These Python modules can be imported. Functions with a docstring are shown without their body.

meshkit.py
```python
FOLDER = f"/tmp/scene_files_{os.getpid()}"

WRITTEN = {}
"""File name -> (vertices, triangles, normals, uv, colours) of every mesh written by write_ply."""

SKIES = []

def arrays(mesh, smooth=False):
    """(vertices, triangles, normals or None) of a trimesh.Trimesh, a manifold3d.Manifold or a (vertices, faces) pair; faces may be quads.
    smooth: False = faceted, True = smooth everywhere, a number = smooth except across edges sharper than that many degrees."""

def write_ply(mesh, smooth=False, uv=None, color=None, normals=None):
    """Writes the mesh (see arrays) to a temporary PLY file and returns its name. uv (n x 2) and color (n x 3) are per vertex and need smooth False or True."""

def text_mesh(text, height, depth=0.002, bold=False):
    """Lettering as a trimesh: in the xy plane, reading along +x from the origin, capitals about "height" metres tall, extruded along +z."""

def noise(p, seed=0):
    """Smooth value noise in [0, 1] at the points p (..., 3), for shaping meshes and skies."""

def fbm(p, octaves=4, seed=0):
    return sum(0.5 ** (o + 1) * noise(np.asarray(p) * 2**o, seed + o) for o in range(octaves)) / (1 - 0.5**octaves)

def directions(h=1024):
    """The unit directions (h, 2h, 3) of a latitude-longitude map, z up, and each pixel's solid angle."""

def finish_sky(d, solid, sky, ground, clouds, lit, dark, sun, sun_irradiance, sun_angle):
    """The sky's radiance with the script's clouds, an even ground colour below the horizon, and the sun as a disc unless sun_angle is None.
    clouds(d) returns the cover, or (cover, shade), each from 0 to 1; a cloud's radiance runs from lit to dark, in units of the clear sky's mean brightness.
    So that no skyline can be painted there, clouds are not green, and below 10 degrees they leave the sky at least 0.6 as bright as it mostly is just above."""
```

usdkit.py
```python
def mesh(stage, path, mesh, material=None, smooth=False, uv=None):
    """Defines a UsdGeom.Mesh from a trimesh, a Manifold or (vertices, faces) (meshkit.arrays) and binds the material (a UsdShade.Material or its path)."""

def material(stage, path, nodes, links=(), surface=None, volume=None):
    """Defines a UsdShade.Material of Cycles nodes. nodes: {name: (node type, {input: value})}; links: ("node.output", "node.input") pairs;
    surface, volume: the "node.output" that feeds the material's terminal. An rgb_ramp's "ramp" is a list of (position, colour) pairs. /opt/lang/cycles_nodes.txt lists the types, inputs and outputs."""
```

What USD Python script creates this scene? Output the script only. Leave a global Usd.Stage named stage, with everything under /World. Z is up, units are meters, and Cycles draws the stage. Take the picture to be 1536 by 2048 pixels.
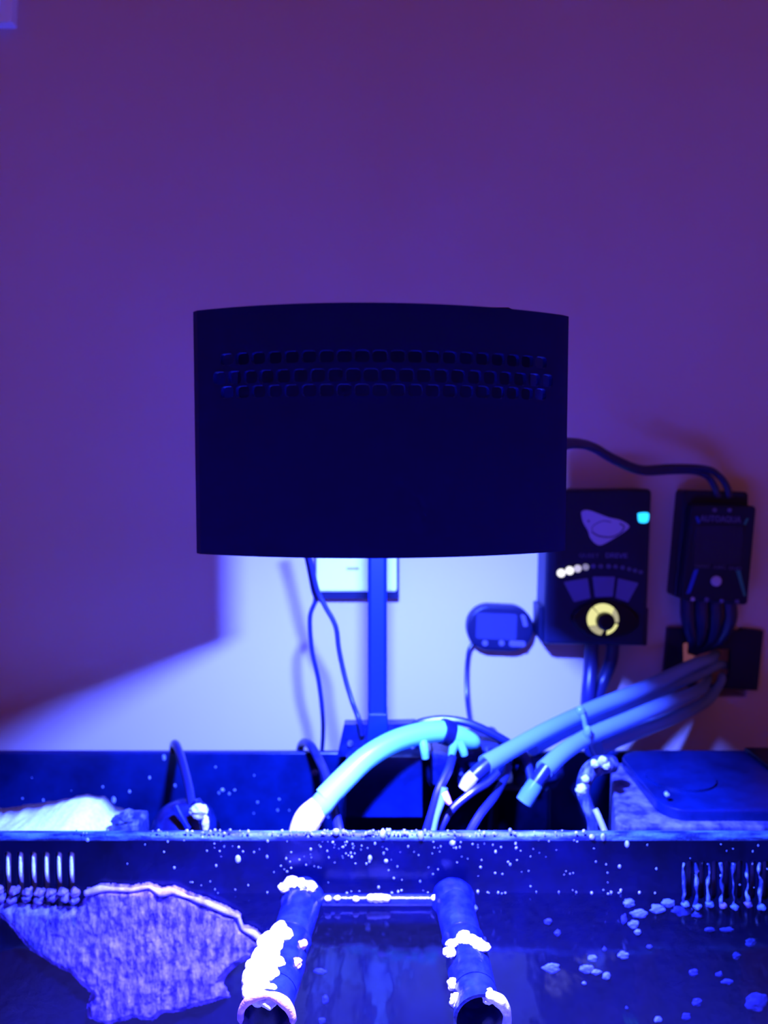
import math, random
import numpy as np, trimesh, manifold3d
from shapely.geometry import Polygon, Point, box as sbox, LineString
from shapely.ops import unary_union
from shapely import affinity
from pxr import Usd, UsdGeom, UsdLux, UsdShade, Gf, Sdf
import usdkit, meshkit

stage = Usd.Stage.CreateInMemory()
UsdGeom.SetStageUpAxis(stage, 'Z'); UsdGeom.SetStageMetersPerUnit(stage, 1.0)
UsdGeom.Xform.Define(stage, '/World'); UsdGeom.Scope.Define(stage, '/World/Looks')
rng = random.Random(7); nrng = np.random.default_rng(7)

# ------------------------------------------------------------------ camera
F = 1540.0                                   # focal length in pixels of the 1536 x 2048 frame
PITCH = math.radians(3.5)
CAM = np.array([0.0, 0.0, 1.25])
cam = UsdGeom.Camera.Define(stage, '/World/camera')
cam.AddTranslateOp().Set(Gf.Vec3d(*CAM)); cam.AddRotateXOp().Set(90 - math.degrees(PITCH))
cam.CreateHorizontalApertureAttr(36.0); cam.CreateVerticalApertureAttr(48.0)
cam.CreateFocalLengthAttr(36.0 * F / 1536.0)
cam.CreateFStopAttr(9.5); cam.CreateFocusDistanceAttr(0.37)
cam.CreateClippingRangeAttr((0.02, 100.0))
cam.CreateExposureAttr(0.0)

# ------------------------------------------------------------------ light: dim warm room; the aquarium lamp itself is set here
DOME = (0.046, 0.0135, 0.025)
LED_WIDE = ((0.055, 0.105, 1.0), 20000.0)     # colour, radiance of the open diodes
LED_LENS = ((0.060, 0.040, 1.0), 150000.0)    # colour, radiance of the lensed royal-blue diodes
dome = UsdLux.DomeLight.Define(stage, '/World/room_light')
dome.CreateColorAttr(Gf.Vec3f(*[c / max(DOME) for c in DOME])); dome.CreateIntensityAttr(max(DOME))

# ------------------------------------------------------------------ helpers
def P(px, py, Y):
    """the point seen at pixel px, py that lies at the distance Y in front of the camera"""
    a, b = (px - 768) / F, -(py - 1024) / F
    d = np.array([a, math.cos(PITCH) + b * math.sin(PITCH), -math.sin(PITCH) + b * math.cos(PITCH)])
    return CAM + d * (Y / d[1])

def S(px, Y):
    return px * Y / F                          # a length of px pixels at distance Y

def mat(name, color, rough=0.4, spec=0.5, metal=0.0, emit=None, noise=None, bump=None, trans=0.0, coat=0.0, sss=0.0):
    n = {'p': ('principled_bsdf', {'base_color': color, 'roughness': rough, 'specular_ior_level': spec, 'metallic': metal, 'transmission_weight': trans, 'coat_weight': coat})}
    l = []
    if emit: n['p'][1]['emission_color'] = emit[0]; n['p'][1]['emission_strength'] = emit[1]
    if noise or bump: n['g'] = ('texture_coordinate', {})
    if noise:                                  # (scale xyz, second colour, ramp lo, ramp hi)
        sc, c2, lo, hi = noise
        n['m'] = ('mapping', {'scale': sc}); n['t'] = ('noise_texture', {'scale': 1.0, 'detail': 5.0, 'roughness': 0.6})
        n['r'] = ('rgb_ramp', {'ramp': [(lo, color), (hi, c2)]})
        l += [('g.object', 'm.vector'), ('m.vector', 't.vector'), ('t.fac', 'r.fac'), ('r.color', 'p.base_color')]
    if bump:                                   # (scale, strength, distance)
        n['bt'] = ('noise_texture', {'scale': bump[0], 'detail': 4.0})
        n['b'] = ('bump', {'strength': bump[1], 'distance': bump[2]})
        l += [('g.object', 'bt.vector'), ('bt.fac', 'b.height'), ('b.normal', 'p.normal')]
    return usdkit.material(stage, '/World/Looks/' + name, n, l, surface='p.BSDF')

def arr(mesh):
    v, f, _ = meshkit.arrays(mesh); return v, f

taken = {}
def numbered(parent, name):
    k = taken.get((parent, name), 0); taken[(parent, name)] = k + 1
    return name if k == 0 else f'{name}_{k:03d}'

def tag(p, label=None, cat=None, group=None, kind=None):
    for k, v in (('label', label), ('category', cat), ('group', group), ('kind', kind)):
        if v: p.SetCustomDataByKey(k, v)
    return p

BASES = {}
def thing(name, label, cat, base, group=None):
    path = '/World/' + numbered('/World', name)
    x = UsdGeom.Xform.Define(stage, path); x.AddTranslateOp().Set(Gf.Vec3d(*map(float, base)))
    BASES[path] = np.array(base, float)
    return tag(x.GetPrim(), label, cat, group)

def part(t, name, mesh, m, smooth=35, label=None, kind=None):
    """one mesh under t (a thing or a part of one); mesh is in world coordinates"""
    tp = str(t.GetPath()); path = tp + '/' + numbered(tp, name)
    root = '/'.join(tp.split('/')[:3])
    v, f = arr(mesh)
    o = usdkit.mesh(stage, path, (v - BASES[root], f), m, smooth=smooth)
    return tag(o.GetPrim(), label, None, None, kind)

def solo(name, label, cat, mesh, m, smooth=35, group=None, kind=None):
    v, f = arr(mesh); base = np.array([*(v.min(0) + v.max(0))[:2] / 2, v[:, 2].min()])
    path = '/World/' + numbered('/World', name)
    o = usdkit.mesh(stage, path, (v - base, f), m, smooth=smooth); o.AddTranslateOp().Set(Gf.Vec3d(*map(float, base)))
    return tag(o.GetPrim(), label, cat, group, kind)

def cat_(*ms):
    return trimesh.util.concatenate([trimesh.Trimesh(*arr(m), process=False) for m in ms])

def box(x0, x1, y0, y1, z0, z1, b=0.0):
    lo, hi = np.array([x0, y0, z0]), np.array([x1, y1, z1])
    if b <= 0:
        m = trimesh.creation.box(hi - lo); m.apply_translation((lo + hi) / 2); return m
    pts = []
    for sx in (0, 1):
        for sy in (0, 1):
            for sz in (0, 1):
                c = np.where([sx, sy, sz], hi, lo); s = np.where([sx, sy, sz], -1, 1)
                for k in range(3):
                    q = c + s * b; q[k] = c[k]; pts.append(q)
                pts.append(c + s * b * 0.42)
    return trimesh.convex.convex_hull(np.array(pts))

def smooth_path(pts, n=12):
    """Catmull-Rom through rows of any width"""
    p = np.asarray(pts, float); p = np.vstack([2 * p[0] - p[1], p, 2 * p[-1] - p[-2]]); out = []
    for i in range(1, len(p) - 2):
        t = np.linspace(0, 1, n, endpoint=False)[:, None]; a, b, c, d = p[i - 1:i + 3]
        out.append(0.5 * (2 * b + (c - a) * t + (2 * a - 5 * b + 4 * c - d) * t**2 + (3 * b - a - 3 * c + d) * t**3))
    return np.vstack(out + [p[-2][None]])

def sweep(path, radii, sides=14, inner=None):
    """a capped tube along the path; with inner, a hollow one"""
    p = np.asarray(path, float); r = np.broadcast_to(radii, (len(p),)).astype(float)
    t = np.gradient(p, axis=0); t /= np.linalg.norm(t, axis=1, keepdims=True)
    a = np.cross(t[0], [0.1, 0.2, 1.0] if abs(t[0][2]) < 0.9 else [1.0, 0.1, 0]); a /= np.linalg.norm(a); A = [a]
    for k in range(1, len(p)):
        a = A[-1] - t[k] * (A[-1] @ t[k]); A.append(a / np.linalg.norm(a))
    A = np.array(A); B = np.cross(t, A); ang = np.arange(sides) * 2 * np.pi / sides
    def ring(rr): return p[:, None] + rr[:, None, None] * (np.cos(ang)[None, :, None] * A[:, None] + np.sin(ang)[None, :, None] * B[:, None])
    n = len(p)
    if inner is None:
        v = np.vstack([ring(r).reshape(-1, 3), p[:1], p[-1:]]); f = []
        for i in range(n - 1):
            for j in range(sides):
                a0, a1, b0, b1 = i * sides + j, i * sides + (j + 1) % sides, (i + 1) * sides + j, (i + 1) * sides + (j + 1) % sides
                f += [[a0, b1, b0], [a0, a1, b1]]
        for j in range(sides):
            f += [[n * sides, (j + 1) % sides, j], [n * sides + 1, (n - 1) * sides + j, (n - 1) * sides + (j + 1) % sides]]
        m = trimesh.Trimesh(v, f, process=False)
    else:
        ri = r - inner; o, q = ring(r), ring(ri)
        seq = np.concatenate([o, q[::-1], o[:1]]); k = len(seq); v = seq.reshape(-1, 3); f = []
        for i in range(k - 1):
            for j in range(sides):
                a0, a1, b0, b1 = i * sides + j, i * sides + (j + 1) % sides, (i + 1) * sides + j, (i + 1) * sides + (j + 1) % sides
                f += [[a0, b1, b0], [a0, a1, b1]]
        m = trimesh.Trimesh(v, f, process=False); m.merge_vertices()
    trimesh.repair.fix_normals(m)
    return m

def cable(pts, r, sides=10, n=10, inner=None):
    """pts: rows px, py, Y; r: radius in metres (number or one per row)"""
    q = np.array([P(*a[:3]) for a in pts]); rr = np.broadcast_to(r, (len(q),))
    s = smooth_path(np.column_stack([q, rr]), n)
    return sweep(s[:, :3], s[:, 3], sides, inner)

def pxpoly(pts, Y, r=0):
    """pixels to a polygon in x, z at the distance Y, corners rounded by r pixels"""
    g = Polygon([(P(x, y, Y)[0], P(x, y, Y)[2]) for x, y in pts]).buffer(0)
    if r: q = S(r, Y); g = g.buffer(-q, quad_segs=6).buffer(q, quad_segs=6)
    return g

def slab(g, y0, y1, b=0.0):
    """polygon g (x, z) from the face y0 (towards the camera) back to y1; b chamfers the front edges"""
    gs = getattr(g, 'geoms', [g]); out = []
    for h in gs:
        if b and abs(h.convex_hull.area - h.area) < 1e-3 * h.area:
            i1, i2 = h.buffer(-b), h.buffer(-b * 0.3)
            pts = [(x, y0, z) for x, z in i1.exterior.coords] + [(x, y0 + 0.35 * b, z) for x, z in i2.exterior.coords] + [(x, y0 + b, z) for x, z in h.exterior.coords] + [(x, y1, z) for x, z in h.exterior.coords]
            out.append(trimesh.convex.convex_hull(np.array(pts)))
        else:
            m = trimesh.creation.extrude_polygon(h, y1 - y0, engine='earcut')
            v = m.vertices; m = trimesh.Trimesh(np.column_stack([v[:, 0], y0 + v[:, 2], v[:, 1]]), m.faces[:, ::-1], process=False); out.append(m)
    return cat_(*out)

def disc(c, r, y0, y1, b=0.0, rz=None, seg=28):
    a = np.arange(seg) * 2 * np.pi / seg; rz = r if rz is None else rz
    return slab(Polygon(np.column_stack([c[0] + r * np.cos(a), c[2] + rz * np.sin(a)])), y0, y1, b)

def lump(c, r, seed=0, amp=0.35, freq=2.2, sub=3):
    """an uneven rounded mass: radii r (x, y, z), its skin pushed in and out by noise"""
    m = trimesh.creation.icosphere(sub, 1.0); v = m.vertices
    k = 1 + amp * (meshkit.fbm(v * freq + 13.7 * seed, 3, seed) - 0.5) * 2
    return trimesh.Trimesh(np.asarray(c) + v * k[:, None] * np.asarray(r), m.faces, process=False)

def text(s, px, py, Y, h, tilt=0.0, width=None, depth=0.0006, bold=False):
    """lettering whose middle is at pixel px, py on a face at distance Y"""
    m = meshkit.text_mesh(s, h, depth, bold); v = m.vertices.copy(); v[:, 0] -= v[:, 0].mean() * 0 + (v[:, 0].min() + v[:, 0].max()) / 2; v[:, 1] -= h / 2
    if width: v[:, 0] *= width / (v[:, 0].max() - v[:, 0].min())
    c, s_ = math.cos(tilt), math.sin(tilt); o = P(px, py, Y)
    return trimesh.Trimesh(np.column_stack([o[0] + v[:, 0] * c - v[:, 1] * s_, o[1] - v[:, 2], o[2] + v[:, 0] * s_ + v[:, 1] * c]), m.faces, process=False)

def slab_frame(x0, x1, y0, y1, z0, z1, t):
    g = sbox(x0, y0, x1, y1).difference(sbox(x0 + t, y0 + t, x1 - t, y1 - t)).difference(sbox(x0 + t, y1 - 2 * t, x1 - t, y1 + t))
    m = trimesh.creation.extrude_polygon(g, z1 - z0, engine='earcut'); m.apply_translation([0, 0, z0]); return m

# ------------------------------------------------------------------ materials
M = {}
M['paint'] = mat('wall_paint', (0.60, 0.47, 0.44), 0.7, 0.2, bump=(220.0, 0.06, 0.001))
M['floor'] = mat('floor_wood', (0.22, 0.13, 0.08), 0.5, noise=((2.0, 20.0, 2.0), (0.12, 0.07, 0.04), 0.3, 0.7))
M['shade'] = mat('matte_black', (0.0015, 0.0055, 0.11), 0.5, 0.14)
M['black'] = mat('black_plastic', (0.003, 0.005, 0.030), 0.42, 0.25)
M['navy'] = mat('panel_plastic', (0.0003, 0.0009, 0.009), 0.28, 0.22, noise=((60, 60, 45), (0.0002, 0.0005, 0.004), 0.35, 0.68), bump=(160.0, 0.25, 0.0012))
M['wet'] = mat('wet_plastic', (0.002, 0.005, 0.040), 0.22, 0.5, noise=((90, 90, 90), (0.008, 0.015, 0.085), 0.45, 0.75), bump=(260.0, 0.35, 0.001))
M['rimglint'] = mat('salty_rim_glint', (0.003, 0.008, 0.04), 0.45, 0.25, noise=((34, 200, 200), (0.07, 0.15, 0.28), 0.42, 0.68), bump=(500.0, 0.6, 0.001))  # salt film, paled so its colour also carries the rim highlight
M['cord'] = mat('cord_rubber', (0.006, 0.010, 0.06), 0.35, 0.45)
M['stick'] = mat('crusted_plastic', (0.012, 0.016, 0.075), 0.6, 0.3, noise=((130, 130, 60), (0.20, 0.20, 0.34), 0.46, 0.76), bump=(300.0, 0.5, 0.001))
M['crust'] = mat('white_crust', (0.52, 0.50, 0.50), 0.8, 0.2, noise=((260, 260, 260), (0.26, 0.19, 0.26), 0.52, 0.75), bump=(420.0, 0.6, 0.001))
M['pinkcrust'] = mat('pink_crust', (0.55, 0.30, 0.48), 0.7, 0.3, noise=((240, 240, 240), (0.30, 0.14, 0.34), 0.4, 0.7), bump=(420.0, 0.6, 0.001))
M['coral'] = mat('coral_skin', (0.034, 0.018, 0.10), 0.85, 0.15, noise=((210, 210, 66), (0.27, 0.19, 0.44), 0.40, 0.68), bump=(480.0, 0.35, 0.0008))
M['corallip'] = mat('coral_lip', (0.32, 0.26, 0.44), 0.8, 0.2, noise=((160, 160, 160), (0.12, 0.07, 0.22), 0.42, 0.72))
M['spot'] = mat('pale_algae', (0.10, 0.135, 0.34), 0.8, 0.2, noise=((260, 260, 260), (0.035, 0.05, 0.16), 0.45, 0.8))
M['spotdim'] = mat('thin_algae', (0.022, 0.026, 0.095), 0.8, 0.2, noise=((260, 260, 260), (0.006, 0.008, 0.04), 0.4, 0.75))
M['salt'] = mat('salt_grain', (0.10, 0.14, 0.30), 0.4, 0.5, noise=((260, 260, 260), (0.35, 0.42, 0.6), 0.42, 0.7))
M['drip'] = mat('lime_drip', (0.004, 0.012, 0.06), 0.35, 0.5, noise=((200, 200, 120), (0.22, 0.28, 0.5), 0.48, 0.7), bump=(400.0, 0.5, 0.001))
M['knob'] = mat('coralline_skin', (0.05, 0.03, 0.10), 0.6, 0.4, noise=((240, 240, 240), (0.24, 0.12, 0.26), 0.42, 0.7), bump=(400.0, 0.5, 0.001))
M['floss'] = mat('filter_floss', (0.80, 0.88, 0.86), 0.9, 0.1, noise=((300, 300, 300), (0.62, 0.70, 0.72), 0.4, 0.7), bump=(600.0, 0.6, 0.001))
M['white'] = mat('white_plastic', (0.86, 0.95, 0.93), 0.35, 0.4)
M['switch'] = mat('switch_plastic', (0.80, 0.88, 0.98), 0.35, 0.4)
M['box'] = mat('limed_acrylic', (0.018, 0.016, 0.075), 0.55, 0.35, noise=((90, 90, 26), (0.16, 0.14, 0.30), 0.38, 0.74), bump=(200.0, 0.3, 0.001))
M['print'] = mat('pale_print', (0.42, 0.38, 0.55), 0.5, 0.3)
M['printdim'] = mat('faint_print', (0.09, 0.08, 0.17), 0.5, 0.3)
M['fan'] = mat('grey_print', (0.11, 0.10, 0.24), 0.5, 0.3)
M['bluebar'] = mat('blue_print', (0.01, 0.05, 0.42), 0.5, 0.3)
M['greenbar'] = mat('green_print', (0.03, 0.24, 0.16), 0.5, 0.3)
M['lcd'] = mat('lcd_glass', (0.006, 0.009, 0.05), 0.2, 0.3)
M['rear'] = mat('brightened_plastic', (0.0012, 0.008, 0.062), 0.3, 0.35, noise=((30, 30, 30), (0.0006, 0.003, 0.026), 0.35, 0.7), bump=(160.0, 0.2, 0.001))  # brightened plastic: glossy reflection on the back panel is put into the colour
M['dark'] = mat('gloss_black', (0.001, 0.001, 0.006), 0.3, 0.25)
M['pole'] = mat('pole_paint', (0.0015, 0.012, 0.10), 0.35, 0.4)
M['lcd2'] = mat('lcd_screen', (0.030, 0.034, 0.10), 0.25, 0.3)
M['metal'] = mat('bolt_metal', (0.35, 0.38, 0.45), 0.35, 0.5, metal=1.0)
def emitter(name, c, k):
    return usdkit.material(stage, '/World/Looks/' + name, {'e': ('emission', {'color': c, 'strength': k})}, [], surface='e.emission')
M['led_cyan'] = emitter('cyan_indicator', (0.02, 0.45, 1.0), 2.2)
M['led_white'] = emitter('white_indicator', (0.95, 0.93, 1.0), 1.3)
M['led_white2'] = emitter('white_indicator_low', (0.60, 0.55, 0.85), 1.0)
M['led_white3'] = emitter('white_indicator_faint', (0.30, 0.27, 0.55), 0.8)
M['led_off'] = mat('dark_indicator', (0.07, 0.07, 0.18), 0.4)
M['led_ring'] = emitter('yellow_ring', (0.88, 0.85, 0.36), 1.0)
M['led_ring2'] = emitter('yellow_ring_low', (0.60, 0.55, 0.36), 0.75)
M['lens'] = emitter('lamp_lens', (0.2, 0.35, 1.0), 8.0)
def soft(name, color, k=0.35, rough=0.35):       # milky tubing: light passes through the skin
    return usdkit.material(stage, '/World/Looks/' + name, {
        'p': ('principled_bsdf', {'base_color': color, 'roughness': rough, 'specular_ior_level': 0.4}), 't': ('translucent_bsdf', {'color': color}), 'm': ('mix_closure', {'fac': k})},
        [('p.BSDF', 'm.closure1'), ('t.BSDF', 'm.closure2')], surface='m.closure')
M['hose'] = soft('milky_silicone', (0.22, 0.62, 0.56))
M['tube'] = soft('milky_tubing', (0.22, 0.36, 0.62), 0.45, 0.22)
M['clear'] = soft('frosted_tip', (0.12, 0.28, 0.42), 0.4, 0.2)
def water_mat(name, tint, rough, bump_k):
    return usdkit.material(stage, '/World/Looks/' + name, {
        'tc': ('texture_coordinate', {}), 'mp': ('mapping', {'scale': (60.0, 26.0, 1.0)}), 'n': ('noise_texture', {'scale': 1.0, 'detail': 2.0}), 'b': ('bump', {'strength': bump_k, 'distance': 0.004}),
        'fr': ('fresnel', {'IOR': 1.33}), 't': ('transparent_bsdf', {'color': tint}), 'g': ('glossy_bsdf', {'color': (1, 1, 1), 'roughness': rough}), 'm': ('mix_closure', {})},
        [('tc.object', 'mp.vector'), ('mp.vector', 'n.vector'), ('n.fac', 'b.height'), ('b.normal', 'g.normal'), ('b.normal', 'fr.normal'), ('fr.fac', 'm.fac'), ('t.BSDF', 'm.closure1'), ('g.BSDF', 'm.closure2')], surface='m.closure')
M['water'] = water_mat('aquarium_water', (0.86, 0.93, 1.0), 0.08, 0.12)
M['sand'] = mat('pale_sand', (0.36, 0.32, 0.34), 0.9, 0.1, bump=(300.0, 0.5, 0.002))
M['glass'] = usdkit.material(stage, '/World/Looks/tank_glass', {'fr': ('fresnel', {'IOR': 1.5}), 't': ('transparent_bsdf', {'color': (0.93, 0.97, 0.96)}), 'g': ('glossy_bsdf', {'color': (1, 1, 1), 'roughness': 0.02}), 'm': ('mix_closure', {})},
    [('fr.fac', 'm.fac'), ('t.BSDF', 'm.closure1'), ('g.BSDF', 'm.closure2')], surface='m.closure')

# ------------------------------------------------------------------ the setting
YWALL = 0.70
def struct(name, mesh, m):
    o = solo(name, None, None, mesh, m, smooth=False, kind='structure'); return o
opening = pxpoly([(1358, 1274), (1492, 1274), (1492, 1394), (1356, 1394)], YWALL)     # behind the cable plate
struct('wall_back', slab(sbox(-2.2, 0, 2.2, 2.7).difference(opening), YWALL, YWALL + 0.12), M['paint'])
struct('floor', box(-2.2, 2.2, -2.0, YWALL + 0.12, -0.1, 0), M['floor'])

# ------------------------------------------------------------------ aquarium: tank, black overflow panel, back panel
YW, YB = 0.483, 0.62                          # faces of the overflow panel and of the back panel
ZR = P(768, 1668, YW)[2]                      # rim
ZWATER = P(768, 1786, YW)[2]
XH, ZB, YF = 0.38, ZR - 0.32, 0.085
aq = thing('aquarium', 'rimless aquarium with a black overflow panel and a wet rear filter chamber', 'aquarium', (0, 0.35, ZB - 0.01))
solo('aquarium_stand', 'dark cabinet carrying the aquarium', 'cabinet', box(-XH - 0.02, XH + 0.02, YF - 0.02, YB + 0.03, 0.0005, ZB - 0.01, 0.004), M['black'])
part(aq, 'base_panel', box(-XH, XH, YF, YB + 0.006, ZB - 0.01, ZB), M['black'], False)
part(aq, 'sand_bed', box(-XH + 0.007, XH - 0.007, YF + 0.007, YW - 0.001, ZB, ZB + 0.03), M['sand'], False)
part(aq, 'front_pane', box(-XH, XH, YF, YF + 0.006, ZB, ZR), M['glass'], False)
for s in (-1, 1):
    part(aq, 'side_pane', box(min(s * XH, s * (XH - 0.006)), max(s * XH, s * (XH - 0.006)), YF + 0.006, YB, ZB, ZR), M['glass'], False)
part(aq, 'back_panel', box(-XH + 0.006, XH - 0.006, YB, YB + 0.006, ZB, P(768, 1505, YB)[2], 0.0012), M['rear'], False)
slots = []
for x in (15, 40, 66, 92, 117, 142):
    slots.append(pxpoly([(x - 7, 1704), (x + 7, 1704), (x + 7, 1797), (x - 7, 1797)], YW, 6))
for k in range(4):
    x = -10 - 25.5 * k
    slots.append(pxpoly([(x - 7, 1704), (x + 7, 1704), (x + 7, 1797), (x - 7, 1797)], YW, 6))
RSLOT = [1380, 1405, 1430, 1455, 1480.5, 1507, 1532, 1558, 1584, 1610]
for x in RSLOT:
    slots.append(pxpoly([(x - 6.5, 1722), (x + 6.5, 1722), (x + 6.5, 1800), (x - 6.5, 1800)], YW, 5.5))
panel = sbox(-XH + 0.006, ZB + 0.0, XH - 0.006, ZR - 0.002).difference(unary_union(slots))
weir = part(aq, 'overflow_panel', slab(panel, YW, YW + 0.004), M['navy'], False)
part(aq, 'rim', sweep(np.array([[-XH + 0.006, YW + 0.003, ZR - 0.003], [XH - 0.006, YW + 0.003, ZR - 0.003]]), 0.0034, 14), M['rimglint'])
wv = np.stack(np.meshgrid(np.linspace(-XH + 0.007, XH - 0.007, 160), np.linspace(YF + 0.007, YW - 0.0003, 90), indexing='ij'), -1).reshape(-1, 2)
wz = 0.0012 * (meshkit.fbm(np.column_stack([wv * [24, 16], 0 * wv[:, 0]]), 2, 3) - 0.5)
gi, gj = np.meshgrid(np.arange(159), np.arange(89), indexing='ij'); q0 = (gi * 90 + gj).ravel()
wf = np.column_stack([q0, q0 + 90, q0 + 91, q0 + 1])
solo('water', 'clear rippling water filling the aquarium up to the overflow slots', 'water', (np.column_stack([wv, ZWATER + wz]), wf), M['water'], True, kind='stuff')
ZW2 = ZR - 0.085

# salt spray grains and drops on the panels
def grains(spots, Y, m, name, parent):
    ms = []
    for x, y, r in spots:
        g = trimesh.creation.icosphere(1, 1.0); c = P(x, y, Y)
        v = g.vertices * [r, 0.55 * r, r * rng.uniform(0.9, 1.7)]; ms.append(trimesh.Trimesh(c + v, g.faces, process=False))
    part(parent, name, cat_(*ms), m, True, kind='stuff')
sp = []
for _ in range(150):
    x = rng.gauss(700, 230); y = 1668 + abs(rng.gauss(0, 42)) + 4
    if 330 < x < 1190 and y < 1782: sp.append((x, y, rng.uniform(0.0002, 0.0008)))
for _ in range(60): sp.append((rng.uniform(250, 1536), rng.uniform(1675, 1782), rng.uniform(0.0002, 0.0006)))
for _ in range(50): sp.append((rng.gauss(900, 380), 1785 + rng.gauss(0, 3), rng.uniform(0.0003, 0.0008)))
sp += [(476, 1718, 0.0018), (905, 1686, 0.0020), (1254, 1688, 0.0015), (175, 1679, 0.0014), (740, 1716, 0.0013), (772, 1722, 0.0013), (1239, 1733, 0.001)]
grains(sp, YW, M['salt'], 'salt_grain', weir)
rim_sp = [(min(max(rng.gauss(740, 260), 20), 1530), 1663 + rng.uniform(-3, 5), rng.uniform(0.0004, 0.0011)) for _ in range(110)]
rim_sp += [(672, 1664, 0.0024), (766, 1668, 0.002), (842, 1672, 0.002), (1184, 1674, 0.0018), (1206, 1674, 0.0016)]
grains(rim_sp, YW - 0.001, M['salt'], 'salt_grain', weir)
bk = [(rng.uniform(20, 900), rng.uniform(1515, 1650), rng.uniform(0.0004, 0.0011)) for _ in range(34)] + [(630, 1545, 0.0028), (227, 1600, 0.0018), (445, 1580, 0.0016), (328, 1515, 0.0016)]
grains(bk, YB, M['salt'], 'salt_grain', aq)

# algae and coralline spots on the overflow panel, each its own sub-part
SPOTS = [(1258,1806,12,8,1),(1279,1827,17,9,1),(1316,1818,15,10,1),(1337,1806,13,8,1),(1267,1848,11,8,1),(1275,1864,7,6,1),(1363,1822,20,10,0),(1103,1936,16,10,1),(1185,1916,9,7,1),(1172,1937,13,10,1),
    (1192,1944,10,6,1),(1213,1952,7,8,1),(1246,1910,11,8,1),(1209,1898,4,5,0),(1387,1945,9,8,0),(1454,1963,12,6,0),(1438,1949,8,6,0),(1501,1885,11,8,0),(1419,1859,10,5,0),(1454,1859,14,5,0),(1316,2038,8,6,1),
    (1372,2033,9,8,0),(1394,2005,10,8,0),(1513,2002,22,20,0),(1115,1866,6,7,0),(1096,1843,8,6,0),(639,1943,13,6,0),(651,2000,6,10,0),(961,1882,12,9,0),(644,2041,7,7,0),(947,1817,7,8,1),(1395,1830,12,6,0),(1248,1838,6,10,0),
    (1299,1893,6,4,0),(1473,1911,9,7,0),(1168,1966,4,3,1),(1253,2015,3,3,0)]
for k, (x, y, a, b, bright) in enumerate(SPOTS):
    part(weir, 'algae_spot', lump(P(x, y, YW), (S(a, YW), 0.0009, S(b, YW)), k, 0.5, 1.9, 3), M['spot' if bright else 'spotdim'], True)
# coralline knobs where the slots meet the water, and drips along the teeth of the other slots
for k, x in enumerate((2, 28, 53, 79, 104, 130, 152)):
    for j in range(2):
        part(weir, 'coralline_knob', lump(P(x + rng.uniform(-4, 4), 1782 + 15 * j + rng.uniform(-3, 3), YW), (S(10, YW), 0.004, S(9, YW)), k * 2 + j, 0.5, 1.8, 2), M['knob'], True)
for k, x in enumerate((1368, 1392, 1417, 1443, 1467, 1494, 1520)):
    pts = [(x + rng.uniform(-2.5, 2.5), y, YW - 0.0004) for y in range(1726, 1812, 12)]
    part(weir, 'mineral_drip', cable(pts, [S(rng.choice([0.6, 1.4, 2.2, 3.6, 4.4]), YW) for _ in pts], 8, 4), M['drip'], True)
    part(weir, 'coralline_knob', lump(P(x + 2, 1806 + rng.uniform(-3, 9), YW), (S(8, YW), 0.003, S(6, YW)), 40 + k, 0.5, 1.8, 2), M['knob' if k in (3, 5) else 'spot'], True)

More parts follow.
